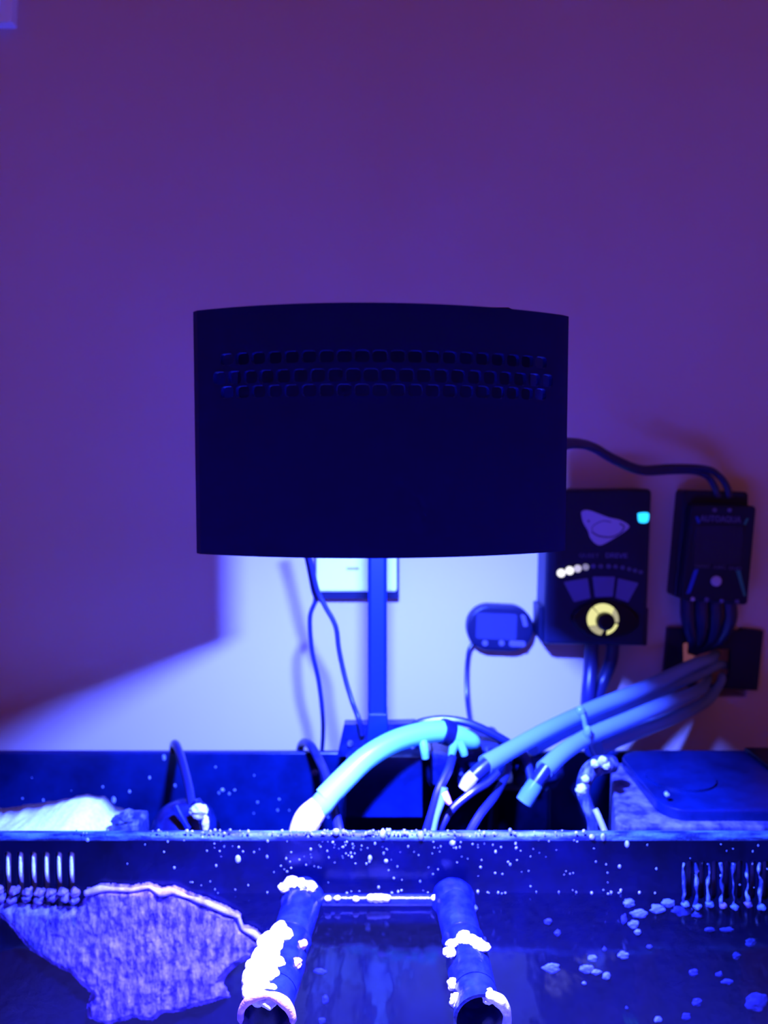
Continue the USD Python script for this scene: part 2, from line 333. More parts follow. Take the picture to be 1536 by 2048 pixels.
# ------------------------------------------------------------------ encrusting coral spreading over the overflow panel
OUT = [(-60,1800),(0,1806),(40,1806),(90,1810),(150,1812),(163,1806),(172,1790),(175,1775),(204,1766),(267,1769),(300,1763),(325,1774),(350,1770),(377,1783),(417,1795),(450,1810),(479,1822),(487,1847),(508,1854),
    (527,1872),(554,1881),(541,1897),(512,1900),(510,1912),(479,1927),(454,1950),(448,1966),(462,1993),(433,2002),(387,2014),(367,2022),(325,2027),(308,2041),(267,2035),(217,2050),(175,2035),(175,2006),(183,1985),
    (162,1968),(142,1947),(104,1927),(58,1897),(25,1856),(0,1830),(-60,1815)]
cg = pxpoly(OUT, YW)
cells = 0.0007; x0, z0, x1, z1 = cg.buffer(0.004).bounds
gx, gz = np.arange(x0, x1, cells), np.arange(z0, z1, cells)
GX, GZ = np.meshgrid(gx, gz, indexing='ij')
import shapely
pt = shapely.points(np.column_stack([GX.ravel(), GZ.ravel()]))
sd = np.where(shapely.contains(cg, pt), 1, -1) * shapely.distance(cg.exterior, pt); sd = sd.reshape(GX.shape)
q3 = np.stack([GX * 900, 0 * GX, GZ * 330], -1)
sd = sd + 0.0016 * (meshkit.fbm(np.stack([GX * 320, 0 * GX, GZ * 320], -1), 3, 5) - 0.5)
top = shapely.distance(LineString([(P(x, y, YW)[0], P(x, y, YW)[2]) for x, y in OUT[7:21]]), pt).reshape(GX.shape)
H = 0.0045 * np.clip(sd / 0.005, -0.5, 1) ** 1.0 + 0.0013 * (meshkit.fbm(q3, 4, 9) - 0.5) * np.clip(sd / 0.004, 0, 1)
H += 0.0016 * (meshkit.fbm(np.stack([GX * 110, 0 * GX, GZ * 110], -1), 2, 4) - 0.5) * np.clip(sd / 0.006, 0, 1)
H = np.maximum(H, 0.0003); keep = sd > -0.0004
def field(mask, Hh):
    idx = -np.ones(GX.shape, int); cell = mask[:-1, :-1] & mask[1:, :-1] & mask[1:, 1:] & mask[:-1, 1:]
    i, j = np.nonzero(cell); n = GX.shape[1]; a = i * n + j
    f = np.column_stack([a, a + n, a + n + 1, a + 1])
    v = np.column_stack([GX.ravel(), YW - Hh.ravel(), GZ.ravel()])
    used, inv = np.unique(f, return_inverse=True)
    return v[used], inv.reshape(f.shape)
coral = thing('encrusting_coral', 'purple encrusting coral plate with a pale lip, spread over the overflow panel', 'coral', P(300, 1900, YW))
part(coral, 'plate', field(keep, H), M['coral'], True)
lip = LineString([(P(x, y + 5, YW)[0], P(x, y + 5, YW)[2]) for x, y in OUT[7:21]])
lp = np.array([lip.interpolate(t, normalized=True).coords[0] for t in np.linspace(0, 1, 70)])
lr = 0.0007 + 0.0019 * meshkit.noise(np.column_stack([np.linspace(0, 16, 70), np.zeros(70), np.zeros(70)]), 2) * np.linspace(1.1, 0.7, 70)
part(coral, 'growing_lip', sweep(np.column_stack([lp[:, 0], np.full(70, YW - 0.003) - lr * 0.4, lp[:, 1]]), lr, 10), M['corallip'], True, label='pale growing edge along the top of the coral')

# ------------------------------------------------------------------ return nozzles
def nozzle(label, a, b, seed):
    """a: pixel of the elbow at the panel, b: pixel of the mouth"""
    p0 = P(*a, YW - 0.0155); p1 = P(*b, 0.372)
    t = thing('return_nozzle', label, 'nozzle', (p0 + p1) / 2)
    ax = (p1 - p0) / np.linalg.norm(p1 - p0); L = np.linalg.norm(p1 - p0)
    s = np.array([-0.008 / L, 0, 0.10, 0.36, 0.38, 0.40, 0.55, 0.57, 0.80])
    r = np.array([0.0108, 0.0118, 0.0118, 0.0114, 0.0124, 0.0116, 0.0116, 0.0124, 0.0118])
    part(t, 'pipe', sweep(p0 + np.outer(s * L, ax), r, 28), M['wet'])
    s = np.linspace(0.76, 1.0, 9); r = np.interp(s, [0.76, 0.88, 1.0], [0.0112, 0.0118, 0.0142])
    part(t, 'flared_mouth', sweep(p0 + np.outer(s * L, ax), r, 32, inner=0.0018), M['wet'])
    part(t, 'elbow', lump(p0 + [0, 0.002, 0.001], (0.0135, 0.013, 0.0125), seed, 0.12, 1.5), M['wet'], True)
    return t, p0, p1, ax, L
def along(p0, ax, L, s, side, up, r=0.0115):
    """a point on the pipe's skin: side -1..1 to the side, up 0..1 towards the top"""
    sv = np.cross(ax, [0, 0, 1.0]); sv /= np.linalg.norm(sv); uv = np.cross(sv, ax)
    return p0 + ax * L * s + r * (sv * side + uv * up)
nA, p0, p1, ax, L = nozzle('return nozzle under a thick white crust, its mouth beside the purple coral', (604, 1806), (533, 2040), 1)
ms = [lump(along(p0, ax, L, s, sd_, 0.75), (rr, rr * 1.25, rr * 0.8), 60 + k, 0.26, 1.6) for k, (s, sd_, rr) in enumerate(
    [(0.42, 0.45, 0.0055), (0.48, 0.15, 0.006), (0.53, 0.75, 0.0068), (0.60, 0.55, 0.008), (0.68, 0.65, 0.0085), (0.76, 0.7, 0.0085), (0.84, 0.75, 0.0082), (0.90, 0.55, 0.0075), (0.94, 0.0, 0.0058), (0.71, 0.05, 0.0055), (0.80, 0.2, 0.006)])]
part(nA, 'crust', cat_(*ms), M['crust'], True, label='thick white crust')
part(nA, 'pink_growth', cat_(*[lump(along(p0, ax, L, s, sd_, up), (rr, rr, rr * 0.8), 80 + k, 0.45, 2.0) for k, (s, sd_, up, rr) in enumerate([(0.7, 1.05, 0.1, 0.005), (0.66, -0.75, 0.6, 0.0032), (0.5, -0.8, 0.6, 0.003), (0.78, 1.1, 0.0, 0.004)])]), M['pinkcrust'], True)
part(nA, 'crust', cat_(*[lump(along(p0, ax, L, s, sd_, 0.95), (rr, rr, rr * 0.7), 90 + k, 0.4, 2.0) for k, (s, sd_, rr) in enumerate([(-0.04, 0.65, 0.0045), (-0.02, 0.1, 0.0050), (0.0, -0.5, 0.0042), (0.02, 0.95, 0.0034)])]), M['crust'], True)
def mouth_crust(t, p1, ax, a0, a1, m, r=0.0022):
    sv = np.cross(ax, [0, 0, 1.0]); sv /= np.linalg.norm(sv); uv = np.cross(sv, ax)
    a = np.linspace(a0, a1, 26); c = p1 - ax * 0.0004 + 0.0135 * (np.cos(a)[:, None] * sv + np.sin(a)[:, None] * uv)
    rr = r * (0.7 + 0.6 * meshkit.noise(np.column_stack([a * 3, a * 0, a * 0]), 4)); rr[0] *= 0.4; rr[-1] *= 0.4
    part(t, 'mouth_crust', sweep(c, rr, 8), m, True)
mouth_crust(nA, p1, ax, -0.2, math.pi + 0.1, M['pinkcrust'])
nB, q0_, q1_, bx_, Lb = nozzle('darker return nozzle with one small white patch, its mouth edged pink', (908, 1806), (962, 2040), 2)
part(nB, 'crust', cat_(*[lump(along(q0_, bx_, Lb, s, sd_, 0.92), (rr, rr * 1.1, rr * 0.5), 100 + k, 0.5, 2.2) for k, (s, sd_, rr) in enumerate([(0.50, 0.1, 0.0048), (0.55, -0.25, 0.0055), (0.58, -0.65, 0.0042), (0.55, 0.75, 0.0032), (0.62, 0.95, 0.0035)])]), M['crust'], True, label='small white patch')
part(nB, 'pink_growth', cat_(*[lump(along(q0_, bx_, Lb, s, sd_, up), (rr, rr, rr), 110 + k, 0.4, 2.0) for k, (s, sd_, up, rr) in enumerate([(0.78, 0.98, 0.3, 0.003), (0.9, 1.0, 0.3, 0.0034), (0.97, -0.4, 0.9, 0.0035)])]), M['crust'], True)
mouth_crust(nB, q1_, bx_, math.pi * 0.55, math.pi * 1.25, M['crust'], 0.0026)
solo('manifold_pipe', 'thin wet pipe joining the two return nozzles at the waterline', 'pipe', cat_(
    sweep(np.linspace(P(645, 1800, YW - 0.0125), P(868, 1800, YW - 0.0125), 20), 0.0036, 16)), M['wet'])
# beads of water and light crust along the manifold
bead = [(656,1797,.0022),(675,1796,.0020),(712,1798,.0022),(742,1796,.0030),(752,1796,.0032),(762,1796,.0032),(772,1796,.0030),(870,1796,.0026),(892,1792,.0022)]
part(nB, 'salt_grain', cat_(*[lump(P(x, y, YW - 0.0155), (r, r * 0.8, r * 0.8), i, 0.25, 2, 2) for i, (x, y, r) in enumerate(bead[-2:])]), M['crust'], True)
for i, (x, y, r) in enumerate(bead[:-2]):
    pass
mp = thing('salt_clump', 'white salt clumps sitting along the thin pipe at the waterline', 'salt', P(720, 1800, YW - 0.01))
part(mp, 'salt_grain', cat_(*[lump(P(x, y, YW - 0.0155), (r, r * 0.8, r * 0.8), i, 0.25, 2, 2) for i, (x, y, r) in enumerate(bead[:-2])]), M['crust'], True, kind='stuff')

# ------------------------------------------------------------------ aquarium lamp: pole, arm, housing, perforated wrap-around shade
XP = P(755, 1300, 0.57)[0]
lamp = thing('aquarium_lamp', 'black lamp with a curved perforated shade on a dark pole over the tank', 'lamp', (XP, 0.57, ZR))
zt, zb = P(740, 605, 0.300)[2], P(740, 1117, 0.300)[2]
A_, B_, C_ = np.array([P(383, 622, 0.3166)[0], 0.3166]), np.array([P(735, 605, 0.300)[0], 0.300]), np.array([P(1139, 632, 0.327)[0], 0.327])
def circ(a, b, c):
    m = np.array([[2 * (b - a)[0], 2 * (b - a)[1]], [2 * (c - a)[0], 2 * (c - a)[1]]]); return np.linalg.solve(m, [b @ b - a @ a, c @ c - a @ a])
O_ = circ(A_, B_, C_); R_ = np.linalg.norm(A_ - O_)
a0, a1 = math.atan2(*(A_ - O_)[::-1]), math.atan2(*(C_ - O_)[::-1])
if a0 > 0: a0 -= 2 * math.pi
if a1 > 0: a1 -= 2 * math.pi
arc = np.array([O_ + R_ * np.array([math.cos(t), math.sin(t)]) for t in np.linspace(a0, a1, 60)])
yr = 0.528
path = np.vstack([[A_[0] + 0.006, yr], [A_[0] + 0.001, A_[1] + 0.010], arc, [C_[0] - 0.001, C_[1] + 0.010], [C_[0] + 0.002, yr]])
pl = LineString(path); ul = pl.length
uA, uC = pl.project(Point(A_)), pl.project(Point(C_))
strip = Polygon([(0, zb - 0.022), (0.100, zb + 0.017), (uA - 0.035, zb + 0.012), (uA - 0.012, zb), (uC + 0.012, zb), (uC + 0.035, zb + 0.003), (ul - 0.100, zb + 0.004), (ul, zb - 0.022), (ul, zt), (0, zt)])  # unseen side edges notched and lowered to shape the light on the wall
holes = []
rows = [(712, 0.5), (750, 0.0), (780, 0.5)]
pitch = (uC - uA) * 33.0 / 755
hh = [S(24, 0.3), S(26, 0.3), S(24, 0.3)]
for (py, off), h in zip(rows, hh):
    zc = P(740, py, 0.300)[2]
    for k in range(21):
        u = uA + (uC - uA) * 62 / 755 + (k + off) * pitch * 0.965
        if u < uC - 0.010: holes.append(sbox(u - pitch * 0.41, zc - h / 2, u + pitch * 0.41, zc + h / 2).buffer(-0.0014).buffer(0.0014, quad_segs=2))
strip = strip.difference(unary_union(holes))
pieces = [g for k in range(0, 121) for g in getattr(strip.intersection(sbox(ul * k / 121, -9, ul * (k + 1) / 121, 9)), 'geoms', [strip.intersection(sbox(ul * k / 121, -9, ul * (k + 1) / 121, 9))])]
tm = trimesh.util.concatenate([trimesh.creation.triangulate_polygon(g, engine='earcut') and trimesh.Trimesh(np.column_stack([trimesh.creation.triangulate_polygon(g, engine='earcut')[0], np.zeros(len(trimesh.creation.triangulate_polygon(g, engine='earcut')[0]))]), trimesh.creation.triangulate_polygon(g, engine='earcut')[1], process=False) for g in pieces if g.geom_type == 'Polygon' and g.area > 1e-12])
tm.merge_vertices(digits_vertex=7)
def bend(v2, off):
    out = np.zeros((len(v2), 3))
    d = 1e-4
    u = np.clip(v2[:, 0], 1e-6, ul - 1e-6)
    p = shapely.get_coordinates(shapely.line_interpolate_point(pl, u)); e = shapely.get_coordinates(shapely.line_interpolate_point(pl, np.minimum(u + d, ul))) - shapely.get_coordinates(shapely.line_interpolate_point(pl, np.maximum(u - d, 0)))
    e /= np.linalg.norm(e, axis=1, keepdims=True); n = np.column_stack([-e[:, 1], e[:, 0]])
    out[:, :2] = p + n * off; out[:, 2] = v2[:, 1]; return out
th = 0.0022
fr_, bk_ = bend(tm.vertices[:, :2], 0.0), bend(tm.vertices[:, :2], th)
be = trimesh.grouping.group_rows(tm.edges_sorted, require_count=1); be = tm.edges[be]; nv = len(fr_)
walls = np.vstack([np.column_stack([be[:, 0], be[:, 1], be[:, 1] + nv]), np.column_stack([be[:, 0], be[:, 1] + nv, be[:, 0] + nv])])
sh = trimesh.Trimesh(np.vstack([fr_, bk_]), np.vstack([tm.faces, tm.faces[:, ::-1] + nv, walls]), process=False)
trimesh.repair.fix_normals(sh)
part(lamp, 'shade', sh, M['shade'], 25, label='curved black shade with three rows of vent holes')
ZL = CAM[2] + 0.048                             # underside of the housing
part(lamp, 'housing', box(-0.058, 0.058, 0.335, 0.50, ZL, zt + 0.006, 0.004), M['dark'])
part(lamp, 'added_baffle', slab_frame(-0.062, 0.062, 0.329, 0.47, ZL - 0.034, ZL + 0.004, 0.003), M['black'], False)  # baffle added to keep diode light out of the vent holes
part(lamp, 'arm', box(XP - 0.012, XP + 0.012, 0.49, 0.576, ZL + 0.004, ZL + 0.018, 0.003), M['shade'])
part(lamp, 'pole', box(XP - S(19, 0.57), XP + S(19, 0.57), 0.565, 0.578, P(755, 1500, 0.57)[2], ZL + 0.020, 0.0025), M['pole'])
g = pxpoly([(688, 1450), (760, 1450), (832, 1448), (850, 1476), (852, 1514), (674, 1514)], 0.578, 3)
br = part(lamp, 'clamp_bracket', cat_(slab(g, 0.579, 0.590, 0.003), box(P(690, 1, .59)[0], P(836, 1, .59)[0], 0.589, 0.6195, P(755, 1560, .6)[2], P(755, 1512, .6)[2])), M['wet'])
g = pxpoly([(736, 1428), (775, 1428), (780, 1520), (730, 1520)], 0.562, 3)
part(lamp, 'pole_socket', slab(g, 0.562, 0.580, 0.002), M['pole'])
g = pxpoly([(692, 1514), (846, 1514), (846, 1637), (690, 1637)], 0.560, 4)
part(lamp, 'clamp_plate', slab(g, 0.560, 0.579, 0.002), M['rear'])
for x, y in ((700, 1487), (700, 1505), (826, 1500)):
    part(br, 'bolt', disc(P(x, y, 0.578), 0.0022, 0.5765, 0.5792, 0.0006, seg=12), M['stick'])
LX, LY = 0.0, 0.353
for k, (dx, dy) in enumerate([(-0.018, 0), (0.018, 0), (0, -0.012), (0, 0.014)]):
    m = trimesh.creation.cylinder(0.006, 0.003, sections=20); m.apply_translation((LX + dx, LY + dy, ZL - 0.0006)); part(lamp, 'lens', m, M['lens'])
def led(name, x, y, z, r, col, inten, cone=None, soft_=0.4):
    d = (UsdLux.SphereLight if cone else UsdLux.DiskLight).Define(stage, str(lamp.GetPath()) + '/' + name)
    d.AddTranslateOp().Set(Gf.Vec3d(*(np.array([x, y, z]) - BASES[str(lamp.GetPath())])))
    d.CreateRadiusAttr(r); d.CreateColorAttr(Gf.Vec3f(*col)); d.CreateIntensityAttr(inten)
    if cone:
        s = UsdLux.ShapingAPI.Apply(d.GetPrim()); s.CreateShapingConeAngleAttr(cone); s.CreateShapingConeSoftnessAttr(soft_)
led('diode_light', LX, LY, ZL - 0.003, 0.016, *LED_WIDE)
led('lensed_light', LX, LY, ZL - 0.004, 0.008, *LED_LENS, cone=38.0)

# ------------------------------------------------------------------ things on the wall
YD = 0.665                                     # face of the pump controller
pc = thing('pump_controller', 'black pump controller with a glowing yellow ring knob and a blue indicator', 'controller', P(1200, 1290, YWALL))
body = pxpoly([(1096, 980), (1305, 978), (1293, 1293), (1087, 1289)], YD, 9)
bd = part(pc, 'body', slab(body, YD, YWALL, 0.003), M['black'])
for pts in ([(1077, 1212), (1100, 1208), (1100, 1290), (1090, 1291), (1077, 1275)], [(1288, 1214), (1296, 1216), (1293, 1290), (1284, 1292)]):
    part(pc, 'clip', slab(pxpoly(pts, YD + 0.01, 2), YD + 0.008, YWALL, 0.001), M['black'])
lg = Polygon(smooth_path([(1162, 1026), (1166, 1021), (1180, 1021), (1215, 1034), (1240, 1040), (1257, 1050), (1255, 1058), (1235, 1072), (1205, 1089), (1192, 1088), (1180, 1075), (1176, 1062), (1166, 1044), (1162, 1026)], 6))
ring = LineString(smooth_path([(1184, 1064), (1198, 1072), (1222, 1074), (1240, 1066), (1248, 1054), (1240, 1047)], 8)).buffer(1.3)
ring2 = LineString(smooth_path([(1184, 1064), (1186, 1052), (1205, 1042), (1222, 1044)], 8)).buffer(0.8)
lg = lg.difference(unary_union([ring, ring2, Point(1177, 1042).buffer(2.2)]))
def face(g, Y, t=0.0006):
    """a flat print: pixel polygon g on a face at distance Y"""
    out = []
    for h in getattr(g, 'geoms', [g]):
        if h.geom_type != 'Polygon' or h.area < 0.5: continue
        tr = lambda c: [(P(x, y, Y)[0], P(x, y, Y)[2]) for x, y in c]
        out.append(slab(Polygon(tr(h.exterior.coords), [tr(i.coords) for i in h.interiors]), Y - t, Y + 0.0004))
    return cat_(*out)
part(pc, 'emblem', face(lg, YD), M['print'], False)
part(pc, 'lettering', text('QUIET', 1178, 1111, YD, S(8, YD), -0.02, S(40, YD)), M['printdim'], False)
part(pc, 'lettering', text('DRIVE', 1233, 1111, YD, S(9, YD), -0.02, S(44, YD), bold=True), M['fan'], False)
part(pc, 'indicator', face(Polygon(smooth_path([(1275, 1027), (1284, 1025), (1296, 1026), (1297, 1036), (1294, 1044), (1286, 1046), (1277, 1043), (1275, 1027)], 4)), YD, 0.0012), M['led_cyan'], False, label='lit blue indicator')
dots = [(1122, 1146, 8.5), (1139, 1141, 8.5), (1155, 1137, 7.5), (1171, 1134, 6.5), (1186, 1132, 4.5), (1201, 1132, 4.5), (1217, 1132.5, 4.5), (1231, 1133, 4), (1245, 1135, 4), (1258, 1138, 4), (1270, 1141, 4), (1281, 1144, 4)]
for k, (x, y, r) in enumerate(dots):
    m = 'led_white' if k < 2 else 'led_white2' if k == 2 else 'led_white3' if k == 3 else 'led_off'
    part(pc, 'dot', disc(P(x, y, YD), S(r, YD), YD - 0.0012, YD + 0.0004, seg=16), M[m], False)
for a, b, c, d in (((1127, 1164), (1175, 1156), (1181, 1196), (1148, 1204)), ((1185, 1153), (1230, 1153), (1225, 1193), (1190, 1194)), ((1236, 1156), (1277, 1166), (1256, 1204), (1231, 1196))):
    part(pc, 'scale_field', face(Polygon([a, b, c, d]).buffer(-2).buffer(2), YD), M['fan'], False)
kn = part(pc, 'knob_bezel', slab(pxpoly(smooth_path([(1140, 1238), (1150, 1220), (1175, 1205), (1205, 1200), (1245, 1208), (1272, 1230), (1274, 1250), (1250, 1268), (1215, 1276), (1180, 1272), (1155, 1258), (1140, 1238)], 5), YD), YD - 0.004, YD + 0.001, 0.0015), M['dark'])
kc = (1205.5, 1238.5)
ri, ro = 18.5, 31.5
inner_c = (1209.5, 1242)
for k, (s0, s1, m) in enumerate([(45, 128, 'led_ring'), (132, 205, 'led_ring'), (208, 262, 'led_ring2'), (284, 342, 'led_ring'), (350, 403, 'led_ring2')]):
    t = np.radians(np.linspace(s0, s1, 14))
    g = Polygon(list(zip(kc[0] + ro * np.cos(t), kc[1] - ro * np.sin(t))) + list(zip(inner_c[0] + ri * np.cos(t[::-1]), inner_c[1] - ri * np.sin(t[::-1]))))
    part(kn, 'ring_segment', face(g, YD - 0.004, 0.001), M[m], False)
part(kn, 'knob', disc(P(*inner_c, YD - 0.006), S(18, YD), YD - 0.012, YD - 0.003, 0.002), M['dark'])
cA = cable([(1183, 1280, .680), (1181, 1340, .678), (1176, 1400, .665), (1176, 1450, .64), (1185, 1500, .60)], S(15, .67), 12)
part(pc, 'power_cord', cA, M['cord'])
cB = cable([(1226, 1280, .682), (1222, 1320, .682), (1203, 1370, .680), (1184, 1425, .66), (1182, 1460, .635)], S(13, .68), 12)
part(pc, 'power_cord', cB, M['cord'])

# thermometer
YT = 0.685
th_ = thing('thermometer', 'small oval digital thermometer with a thin probe wire on the wall', 'thermometer', P(1000, 1300, YWALL))
def rot(pts, c, a):
    return [(c[0] + (x - c[0]) * math.cos(a) - (y - c[1]) * math.sin(a), c[1] + (x - c[0]) * math.sin(a) + (y - c[1]) * math.cos(a)) for x, y in pts]
tc = (1001, 1258)
oval = rot(list(sbox(934, 1212, 1068, 1304).buffer(-45).buffer(45, quad_segs=10).exterior.coords), tc, 0.04)
part(th_, 'case', slab(pxpoly(oval, YT), YT, YWALL, 0.003), M['black'])
part(th_, 'screen', slab(pxpoly(rot([(952, 1227), (1033, 1227), (1033, 1279), (952, 1279)], tc, 0.04), YT, 5), YT - 0.0006, YT + 0.0006), M['lcd2'], False)
for x, y, r in ((970, 1286, 6), (1003, 1286, 6)):
    part(th_, 'button', disc(P(x, y, YT), S(r, YT), YT - 0.0016, YT + 0.0006, 0.0004, seg=16), M['printdim'])
part(th_, 'button', slab(pxpoly(rot([(1019, 1280), (1052, 1280), (1052, 1292), (1019, 1292)], tc, 0.04), YT, 5), YT - 0.0016, YT + 0.0006, 0.0004), M['printdim'])
part(th_, 'button', slab(pxpoly(rot([(1040, 1228), (1050, 1230), (1056, 1252), (1047, 1254)], tc, 0.0), YT, 3), YT - 0.0016, YT + 0.0006, 0.0004), M['printdim'])
part(th_, 'probe_wire', cable([(950, 1285, .694), (938, 1300, .692), (933, 1345, .69), (934, 1400, .68), (940, 1440, .66), (948, 1462, .64), (956, 1490, .61)], S(4.2, .68)), M['cord'])

# water-level controller with its holder and cables
YC = 0.672
wc = thing('water_level_controller', 'black water level controller with a white button hung on the wall above the cable plate', 'controller', P(1430, 1210, YWALL))
part(wc, 'holder', slab(pxpoly([(1367, 980), (1498, 984), (1496, 1196), (1462, 1202), (1352, 1195), (1348, 1190)], YC + 0.010, 8), YC + 0.010, YWALL, 0.002), M['black'])
part(wc, 'face', slab(pxpoly([(1384, 1008), (1514, 1012), (1496, 1211), (1362, 1200)], YC, 8), YC, YC + 0.012, 0.002), M['black'])
part(wc, 'screen', face(Polygon([(1391, 1050), (1488, 1053), (1482, 1128), (1386, 1126)]), YC), M['lcd'], False)
part(wc, 'lettering', text('AUTOAQUA', 1441, 1038, YC, S(12, YC), -0.035, S(82, YC), bold=True), M['printdim'], False)
for x in (1429, 1459): part(wc, 'indicator', disc(P(x, 1020, YC), S(4.5, YC), YC - 0.0006, YC + 0.0004, seg=12), M['printdim'], False)
for pts, m in (([(1391, 1033), (1396, 1033), (1400, 1047), (1395, 1047)], 'bluebar'), ([(1493, 1036), (1497, 1037), (1491, 1050), (1487, 1049)], 'greenbar'), ([(1389, 1138), (1397, 1138), (1380, 1186), (1372, 1188)], 'bluebar'), ([(1472, 1141), (1480, 1141), (1492, 1192), (1487, 1192)], 'greenbar')):
    part(wc, 'stripe', face(Polygon(pts), YC), M[m], False)
for s, x, y, w in (('SMART', 1405, 1132, 32), ('AWC', 1439, 1134, 26), ('DUO', 1470, 1136, 24)):
    part(wc, 'lettering', text(s, x, y, YC, S(7, YC), -0.04, S(w, YC)), M['printdim'], False)
part(wc, 'button', disc(P(1432, 1162, YC), S(10.5, YC), YC - 0.0016, YC + 0.0004, 0.0005), M['print'])
for x, y, m in ((1385, 1198, 'print'), (1413, 1199, 'fan'), (1443, 1202, 'fan'), (1474, 1203, 'fan')):
    part(wc, 'dot', disc(P(x, y, YC), S(4.2, YC), YC - 0.0006, YC + 0.0008, seg=12), M[m], False)
for k, (x, x2) in enumerate(((1374, 1384), (1402, 1402), (1430, 1426), (1459, 1446))):
    part(wc, 'sensor_cable', cable([(x, 1195, .686), (x + 1, 1240, .685), (x2 - 3 * k, 1284, .691), (1379 + 5 * k, 1303 + k, .704), (1380 + 5 * k, 1305 + k, .725)], [S(13, .685), S(13, .685), S(9, .685), S(4.5, .685), S(4, .7)], 10), M['cord'])
for k, (x, dy) in enumerate(((1432, 9), (1456, -2))):
    part(wc, 'power_cable', cable([(x + 3, 995, .682), (x - 3, 972, .682), (x - 18, 952, .680), (x - 46, 938 + dy * .5, .676), (1340, 936 + dy * .7, .668), (1282, 938 + dy * .6, .655), (1230, 918 + dy * .5, .63), (1185, 893 + dy * .4, .60), (1150, 885 + dy * .5, .57), (1100, 886 + dy, .53), (1040, 890, .49)], S(7.0, .66)), M['cord'])

# black cable plate with a hole
cp = pxpoly([(1337, 1256), (1362, 1258), (1480, 1262), (1486, 1257), (1527, 1262), (1515, 1381), (1327, 1371)], 0.694, 1)
hole = pxpoly([(1366, 1286), (1424, 1284), (1428, 1298), (1463, 1299), (1460, 1352), (1440, 1372), (1368, 1364)], 0.694, 4)
solo('cable_plate', 'black square cable pass-through plate with pale tubes entering its hole', 'plate', slab(cp.difference(hole), 0.694, YWALL), M['black'], False)

# outlet plate behind the pole, light switch at the ceiling side
op = thing('wall_outlet', 'white outlet cover standing proud of the wall behind the lamp pole', 'outlet', P(712, 1195, YWALL))
YO = 0.686
part(op, 'dark_backing', slab(pxpoly([(629, 1088), (798, 1088), (798, 1198), (629, 1198)], 0.690, 4), 0.690, YWALL), M['black'])  # black slab behind the cover, left showing as a strip below it
part(op, 'cover', slab(pxpoly([(632, 1092), (794, 1092), (794, 1184), (632, 1184)], YO, 6), YO, YWALL, 0.002), M['white'])
part(op, 'mark', face(sbox(693, 1134, 718, 1140).buffer(-1).buffer(1), YO), M['print'], False)
ls = thing('light_switch', 'white rocker light switch high on the wall in the corner of view', 'switch', P(-20, 50, YWALL))
part(ls, 'plate', slab(pxpoly([(-150, -130), (29, -130), (25, 47), (-152, 47)], 0.692, 4), 0.690, YWALL, 0.002), M['switch'])
r0, r1, r2, r3 = (P(-110, -100, .688), P(8, -100, .688), P(-4, 22, .688), P(-114, 22, .688))
part(ls, 'rocker', trimesh.convex.convex_hull(np.array([r0, r1, r2, r3, r2 + [0, -.004, 0], r3 + [0, -.004, 0], r0 + [0, .004, 0], r1 + [0, .004, 0], r2 + [0, .004, 0], r3 + [0, .004, 0]])), M['switch'])

# ------------------------------------------------------------------ wires hanging below the lamp
solo('lamp_wire', 'thin black wire hanging straight from the lamp down behind the tank rim', 'wire', cable([(600, 1060, .600), (614, 1118, .604), (626, 1178, .607), (631, 1200, .607), (620, 1235, .608), (624, 1300, .61), (637, 1360, .612), (645, 1425, .615), (646, 1470, .630), (643, 1520, .641), (643, 1580, .649)], S(4.8, .61)), M['cord'])
solo('lamp_wire', 'thin black wire slanting from the lamp to the clamp at the pole', 'wire', cable([(606, 1050, .592), (620, 1118, .595), (634, 1178, .597), (650, 1212, .597), (671, 1252, .596), (678, 1300, .594), (690, 1355, .590), (704, 1402, .584), (717, 1438, .575), (724, 1470, .5765)], S(5.2, .595)), M['cord'])

# ------------------------------------------------------------------ rear chamber: floss, pump, hoses, cables
fl = []
vx = np.linspace(-130, 238, 70); prof = np.interp(vx, [-130, 0, 60, 120, 155, 185, 205, 238], [1660, 1643, 1626, 1606, 1599, 1606, 1640, 1657])
YFL = [0.4925, 0.500, 0.515, 0.53, 0.545, 0.56]
ztop = [P(0, 1655, 0.50)[2]] + [None] * 5
rows_ = []
for i, Y in enumerate(YFL):
    k = [0.0, 0.15, 0.5, 0.85, 1.0, 0.55][i]
    xs = np.array([P(x, 1640, 0.535)[0] for x in vx]); zs = np.array([P(0, y, 0.545)[2] for y in prof])
    zlow = ZR - 0.012
    z = zlow + (zs - zlow) * k + 0.004 * (meshkit.fbm(np.column_stack([xs * 120, np.full(70, Y * 120), 0 * xs]), 3, 8) - 0.5)
    rows_.append(np.column_stack([xs, np.full(70, Y), z]))
rows_ = [rows_[0] * [1, 1, 0] + [0, 0, ZR - 0.07]] + rows_ + [rows_[-1] * [1, 1, 0] + [0, 0, ZR - 0.07]]
v = np.vstack(rows_); f = [[i * 70 + j, i * 70 + j + 1, (i + 1) * 70 + j + 1, (i + 1) * 70 + j] for i in range(len(rows_) - 1) for j in range(69)]
f += [[(i) * 70, (i + 1) * 70, (len(rows_) - 1) * 70, (len(rows_) - 1) * 70] for i in range(len(rows_) - 1)] + [[i * 70 + 69, (len(rows_) - 1) * 70 + 69, (len(rows_) - 1) * 70 + 69, (i + 1) * 70 + 69] for i in range(len(rows_) - 1)]
fm = trimesh.Trimesh(v, np.vstack([[a[0], a[1], a[2]] for a in f] + [[a[0], a[2], a[3]] for a in f]), process=False); trimesh.repair.fix_normals(fm)
ff = thing('filter_floss', 'white filter floss heaped in the rear chamber with tufts added to brighten the slots', 'filter floss', P(80, 1660, 0.53))
part(ff, 'wad', fm, M['floss'], True)
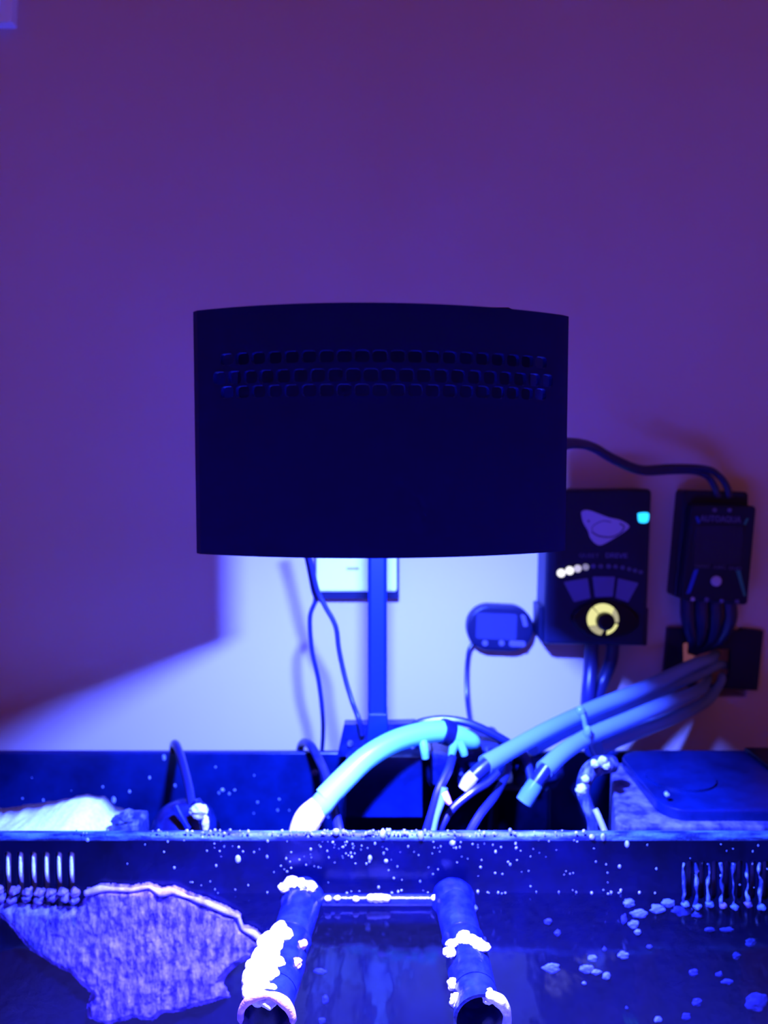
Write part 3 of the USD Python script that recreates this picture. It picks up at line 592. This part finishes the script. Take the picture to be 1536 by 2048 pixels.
for k, x in enumerate((-35.5, -10, 15, 40, 66, 92, 117, 142)):  # tufts added inside the slots so that they show bright
    pts = [(x + 1, 1698, YW + 0.006), (x + 1, 1708, YW + 0.0032), (x + 1, 1728, YW + 0.0022), (x + 1, 1748, YW + 0.0024), (x, 1762, YW + 0.0046)]
    xw = P(x, 1740, YW)[0]; q = np.array([[xw, Y, P(x, y, Y)[2]] for _, y, Y in pts])
    q = smooth_path(np.column_stack([q, [0.0012, 0.0016, 0.0017, 0.0017, 0.0014]]), 6)
    part(ff, 'added_tuft', sweep(q[:, :3], q[:, 3], 12), M['floss'], True)
solo('media_block', 'pale crusted media block between the white floss and the round pump', 'filter block', cat_(box(P(200, 1, .54)[0], P(264, 1, .54)[0], .525, .545, ZW2, P(0, 1636, .53)[2], 0.003), lump(P(256, 1634, .53), (.006, .006, .005), 3), lump(P(245, 1640, .53), (.008, .006, .004), 5)), M['stick'])
pu = thing('return_pump', 'round dark pump top with a thick cord looping over the back rim', 'pump', (P(365, 1, .55)[0], .55, ZW2))
pm = P(368, 1655, .548)
dome_ = trimesh.creation.icosphere(3, 1.0); dv = dome_.vertices * [S(66, .548), 0.026, S(54, .548)]; dv[:, 2] = np.maximum(dv[:, 2], -0.03)
part(pu, 'cap', trimesh.Trimesh(pm + dv, dome_.faces, process=False), M['wet'], True)
part(pu, 'body', cat_(trimesh.Trimesh(*arr(box(pm[0] - .022, pm[0] + .022, .527, .572, ZW2 - 0.03, pm[2] - 0.004, 0.004)), process=False)), M['navy'])
part(pu, 'rib', cable([(352, 1612, .527), (362, 1632, .524), (377, 1658, .522)], S(6, .53)), M['shade'])
part(pu, 'rib', cable([(392, 1603, .527), (404, 1626, .522), (412, 1660, .520)], S(11, .53)), M['wet'])
part(pu, 'crust', cat_(lump(P(398, 1622, .519), (.0062, .003, .005), 4, .4), lump(P(411, 1648, .517), (.0024, .0025, .006), 5, .3)), M['crust'], True, label='white spots standing in for a highlight on the cap')  # white lumps stand in for a highlight on the cap
part(pu, 'power_cord', cable([(384, 1612, .545), (378, 1575, .56), (367, 1532, .585), (357, 1500, .608), (351, 1488, .623), (347, 1492, .637), (345, 1530, .642)], [S(9, .55)] * 7, 12), M['cord'])

# pale return hose arching out of the chamber
hs = thing('return_hose', 'thick milky white hose arching from the tank rim to a black clip', 'hose', P(700, 1600, .53))
part(hs, 'tube', cable([(650, 1598, .520), (690, 1556, .527), (735, 1514, .536), (790, 1482, .546), (845, 1466, .553), (888, 1462, .557)], [S(25, .525), S(24, .53), S(23, .535), S(22, .545), S(21.5, .55), S(21, .555)], 20), M['hose'])
part(hs, 'cuff', cable([(598, 1700, .512), (604, 1668, .513), (617, 1638, .515), (640, 1611, .518)], [S(27, .513), S(28, .513), S(29, .515), S(23, .518)], 20), M['crust'])
part(hs, 'coupling', cable([(632, 1622, .517), (648, 1604, .519), (668, 1580, .522)], [S(23, .517), S(24, .519), S(22, .522)], 20), M['hose'])
part(hs, 'clip', cable([(884, 1462, .556), (892, 1464, .557), (902, 1468, .558)], S(26, .556), 20), M['black'])
part(hs, 'end_piece', cable([(898, 1467, .557), (920, 1473, .558), (945, 1483, .560), (955, 1490, .562)], [S(21, .557), S(20, .558), S(16, .56), S(8, .562)], 18), M['hose'])
for pts in ([(912, 1480, .553), (906, 1498, .552), (903, 1512, .552)], [(918, 1482, .553), (926, 1500, .552), (929, 1510, .552)], [(846, 1482, .548), (849, 1500, .545), (851, 1516, .545)]):
    part(hs, 'stub', cable(pts, [S(9, .55), S(8.5, .55), S(7.5, .55)], 12), M['hose'])

# dosing tubes from the cable plate
def dosing(label, pts, r, cuts):
    t = thing('dosing_tube', label, 'tube', P(*pts[0][:3]))
    part(t, 'tube', cable(pts, r, 16), M['tube'])
    for name, q, rr, m in cuts: part(t, name, cable(q, rr, 14), M[m])
    return t
RT = 0.0062
dosing('upper milky tube ending in a dark fitting with a pinkish white tip', [(970, 1530, .535), (1030, 1495, .552), (1100, 1457, .572), (1180, 1420, .60), (1290, 1376, .638), (1385, 1330, .664), (1420, 1319, .679), (1430, 1309, .701), (1431, 1308, .73)], [0.0068] + [RT] * 4 + [0.0052, 0.0046, 0.0045, 0.0045],
    [('fitting', [(976, 1527, .535), (960, 1541, .532), (944, 1556, .530)], 0.0052, 'cord'), ('tip', [(949, 1550, .530), (937, 1564, .529), (927, 1579, .528)], [0.0048, 0.0050, 0.0040], 'print')])
dosing('milky tube running close beneath the upper one, partly hidden by it', [(1064, 1497, .573), (1130, 1462, .601), (1200, 1431, .627), (1300, 1391, .660), (1400, 1347, .686), (1436, 1330, .698), (1448, 1330, .706), (1450, 1330, .73)], [RT * .9] * 4 + [.0048, .0042, .004, .004], [])
dosing('lower milky tube ending in a clear square tip over the dark chamber', [(1088, 1540, .535), (1130, 1502, .552), (1180, 1472, .572), (1260, 1438, .600), (1340, 1404, .634), (1396, 1381, .672), (1411, 1366, .690), (1416, 1354, .703), (1416, 1354, .73)], [0.0066] + [RT] * 4 + [.0054, .0046, .004, .004],
    [('fitting', [(1094, 1535, .535), (1080, 1555, .532), (1068, 1572, .530)], 0.0050, 'cord'), ('tip', [(1072, 1566, .530), (1059, 1586, .528), (1048, 1604, .527)], [0.0056, 0.0060, 0.0060], 'clear')])
dosing('short milky tube lying lowest of the bundle, cut off at the crusted elbow', [(1196, 1498, .585), (1240, 1478, .604), (1290, 1458, .630), (1350, 1434, .658), (1412, 1402, .688), (1440, 1366, .694), (1444, 1352, .700), (1445, 1352, .73)], [RT * .9] * 4 + [.0050, .0040, .0036, .0036], [])
tie = thing('tube_comb', 'pale plastic comb holding the milky tubes apart', 'clip', P(1175, 1460, .578))
part(tie, 'spine', cable([(1162, 1416, .588), (1168, 1440, .580), (1174, 1468, .562), (1184, 1500, .570), (1188, 1508, .575)], 0.0018, 8), M['tube'])
part(tie, 'knob', lump(P(1161, 1422, .5855), (.0036, .003, .004), 2, .2), M['tube'], True)
part(tie, 'knob', lump(P(1175, 1464, .562), (.003, .003, .005), 3, .2), M['tube'], True)

# dark cables and the sensor clutter
def cord(label, pts, r): solo('float_cable', label, 'cable', cable(pts, r, 10), M['cord'])
cord('dark cord arching from the clamp bracket over the pale hose end', [(826, 1452, .5745), (850, 1443, .574), (890, 1439, .573), (935, 1446, .571), (980, 1465, .569), (1020, 1488, .568), (1050, 1514, .567), (1064, 1562, .556)], S(8.5, .585))
cord('dark cord bending down beside the frayed white wire', [(905, 1515, .54), (896, 1542, .528), (878, 1580, .518), (866, 1620, .514), (850, 1672, .512), (843, 1700, .512)], S(9, .52))
cord('dark cord running from the upper tube tip into the chamber', [(996, 1546, .533), (975, 1566, .526), (945, 1584, .520), (905, 1618, .515), (880, 1660, .510), (872, 1700, .509)], S(7.5, .52))
cord('dark cord falling from beneath the upper tube between the two tips', [(1018, 1532, .556), (1010, 1554, .547), (988, 1594, .530), (960, 1630, .516), (938, 1668, .510), (925, 1700, .509)], S(8.5, .525))
cord('dark cord rising over the back rim beside the arching hose', [(592, 1560, .650), (600, 1500, .640), (608, 1485, .628), (622, 1492, .612), (638, 1520, .60), (652, 1552, .575), (664, 1600, .545), (678, 1660, .520), (682, 1700, .515)], S(9, .58))
fw = thing('frayed_wire', 'short white crusted wire with a forked end among the dark cords', 'wire', P(880, 1640, .515))
part(fw, 'stem', cable([(889, 1575, .509), (884, 1600, .507), (873, 1635, .503), (863, 1680, .499)], [S(7, .515), S(7.5, .515), S(5.5, .515), S(5.5, .515)], 10), M['clear'])
part(fw, 'fork', cable([(888, 1585, .508), (895, 1600, .506), (900, 1608, .505)], [S(8, .515), S(7, .515), S(5, .515)], 10), M['pinkcrust'])
sb_ = thing('sensor_bracket', 'dark plastic float sensor bracket under the pale hose end', 'bracket', P(890, 1560, .56))
part(sb_, 'plate', slab(pxpoly([(864, 1508), (905, 1516), (900, 1560), (885, 1580), (864, 1572)], .552, 6), .552, .600, 0.003), M['wet'])
part(sb_, 'float_body', slab(pxpoly([(900, 1492), (1000, 1482), (1030, 1520), (1005, 1560), (915, 1575)], .572, 14), .568, .605, 0.004), M['wet'])
part(sb_, 'grain', cat_(*[lump(P(rng.uniform(905, 1000), rng.uniform(1488, 1560), .567), (.0018, .0012, .0018), k, .4, 2, 2) for k in range(14)]), M['stick'], True, kind='stuff')
ph = thing('circulation_pump', 'dark rounded pump head below the two tube tips', 'pump', P(1060, 1600, .56))
part(ph, 'body', lump(P(1074, 1540, .585), (S(52, .58), .02, S(44, .58)), 8, 0.25, 1.6), M['wet'], True)
part(ph, 'foot', box(P(1000, 1, .58)[0], P(1120, 1, .58)[0], .57, .61, ZW2 - 0.01, P(0, 1560, .58)[2], 0.004), M['navy'])
el = thing('crusted_elbow', 'lime-crusted elbow pipe curving down beside the grey box', 'pipe', P(1185, 1640, .53))
part(el, 'elbow', cable([(1226, 1528, .545), (1200, 1530, .540), (1177, 1546, .535), (1166, 1578, .530), (1174, 1610, .526), (1185, 1640, .522), (1188, 1690, .520)], [S(17, .54), S(19, .54), S(17, .53), S(14, .53), S(13, .53), S(12, .52), S(12, .52)], 16), M['stick'])
part(el, 'rod', cable([(1190, 1618, .520), (1200, 1640, .517), (1216, 1680, .514)], S(6, .52), 8), M['print'])
part(el, 'crust', cat_(*[lump(P(x, y, .527), (r, r * .7, r), k, .4, 2, 2) for k, (x, y, r) in enumerate([(1163, 1580, .0042), (1171, 1558, .0028), (1190, 1528, .003), (1206, 1522, .0034), (1170, 1602, .0026), (1212, 1531, .003)])]), M['crust'], True, label='pale lime crust')

# lidded box at the end of the chamber
gb = thing('lidded_box', 'grey streaked acrylic box with a dark rounded lid and round cap', 'box', (0.23, .55, ZR - 0.09))
ZT = ZR + 0.0045
pl4 = Polygon([(.152, .4925), (.345, .4925), (.345, .602), (.181, .602)]).buffer(-.008).buffer(.008)
def plan(g, z0, z1, b=0.0):
    pts = []
    for d, z in ((0, z0), (0, z1 - b), (b * .35, z1 - b * .3), (b, z1)) if b else ((0, z0), (0, z1)):
        pts += [(x, y, z) for x, y in g.buffer(-d).exterior.coords]
    return trimesh.convex.convex_hull(np.array(pts))
part(gb, 'body', plan(pl4, ZR - 0.09, ZT - 0.004, 0.002), M['box'])
lid = Polygon([(.187, .500), (.345, .500), (.345, .607), (.187, .607)]).buffer(-.018).buffer(.018, quad_segs=8)
ldp = part(gb, 'lid', plan(lid, ZT - 0.0045, ZT + 0.0035, 0.0018), M['rear'])
cap = trimesh.creation.cylinder(S(68, .55), 0.0022, sections=48); cap.apply_translation((P(1398, 1, .552)[0], .552, ZT + 0.0042)); part(ldp, 'cap', cap, M['rear'])
part(gb, 'lid_step', plan(Polygon([(.29, .56), (.345, .56), (.345, .607), (.29, .607)]), ZT + 0.003, ZT + 0.0065, 0.001), M['navy'])
part(ldp, 'screw', disc(P(1333, 1588, .513), .0016, .5115, .514, 0), M['salt'], True)
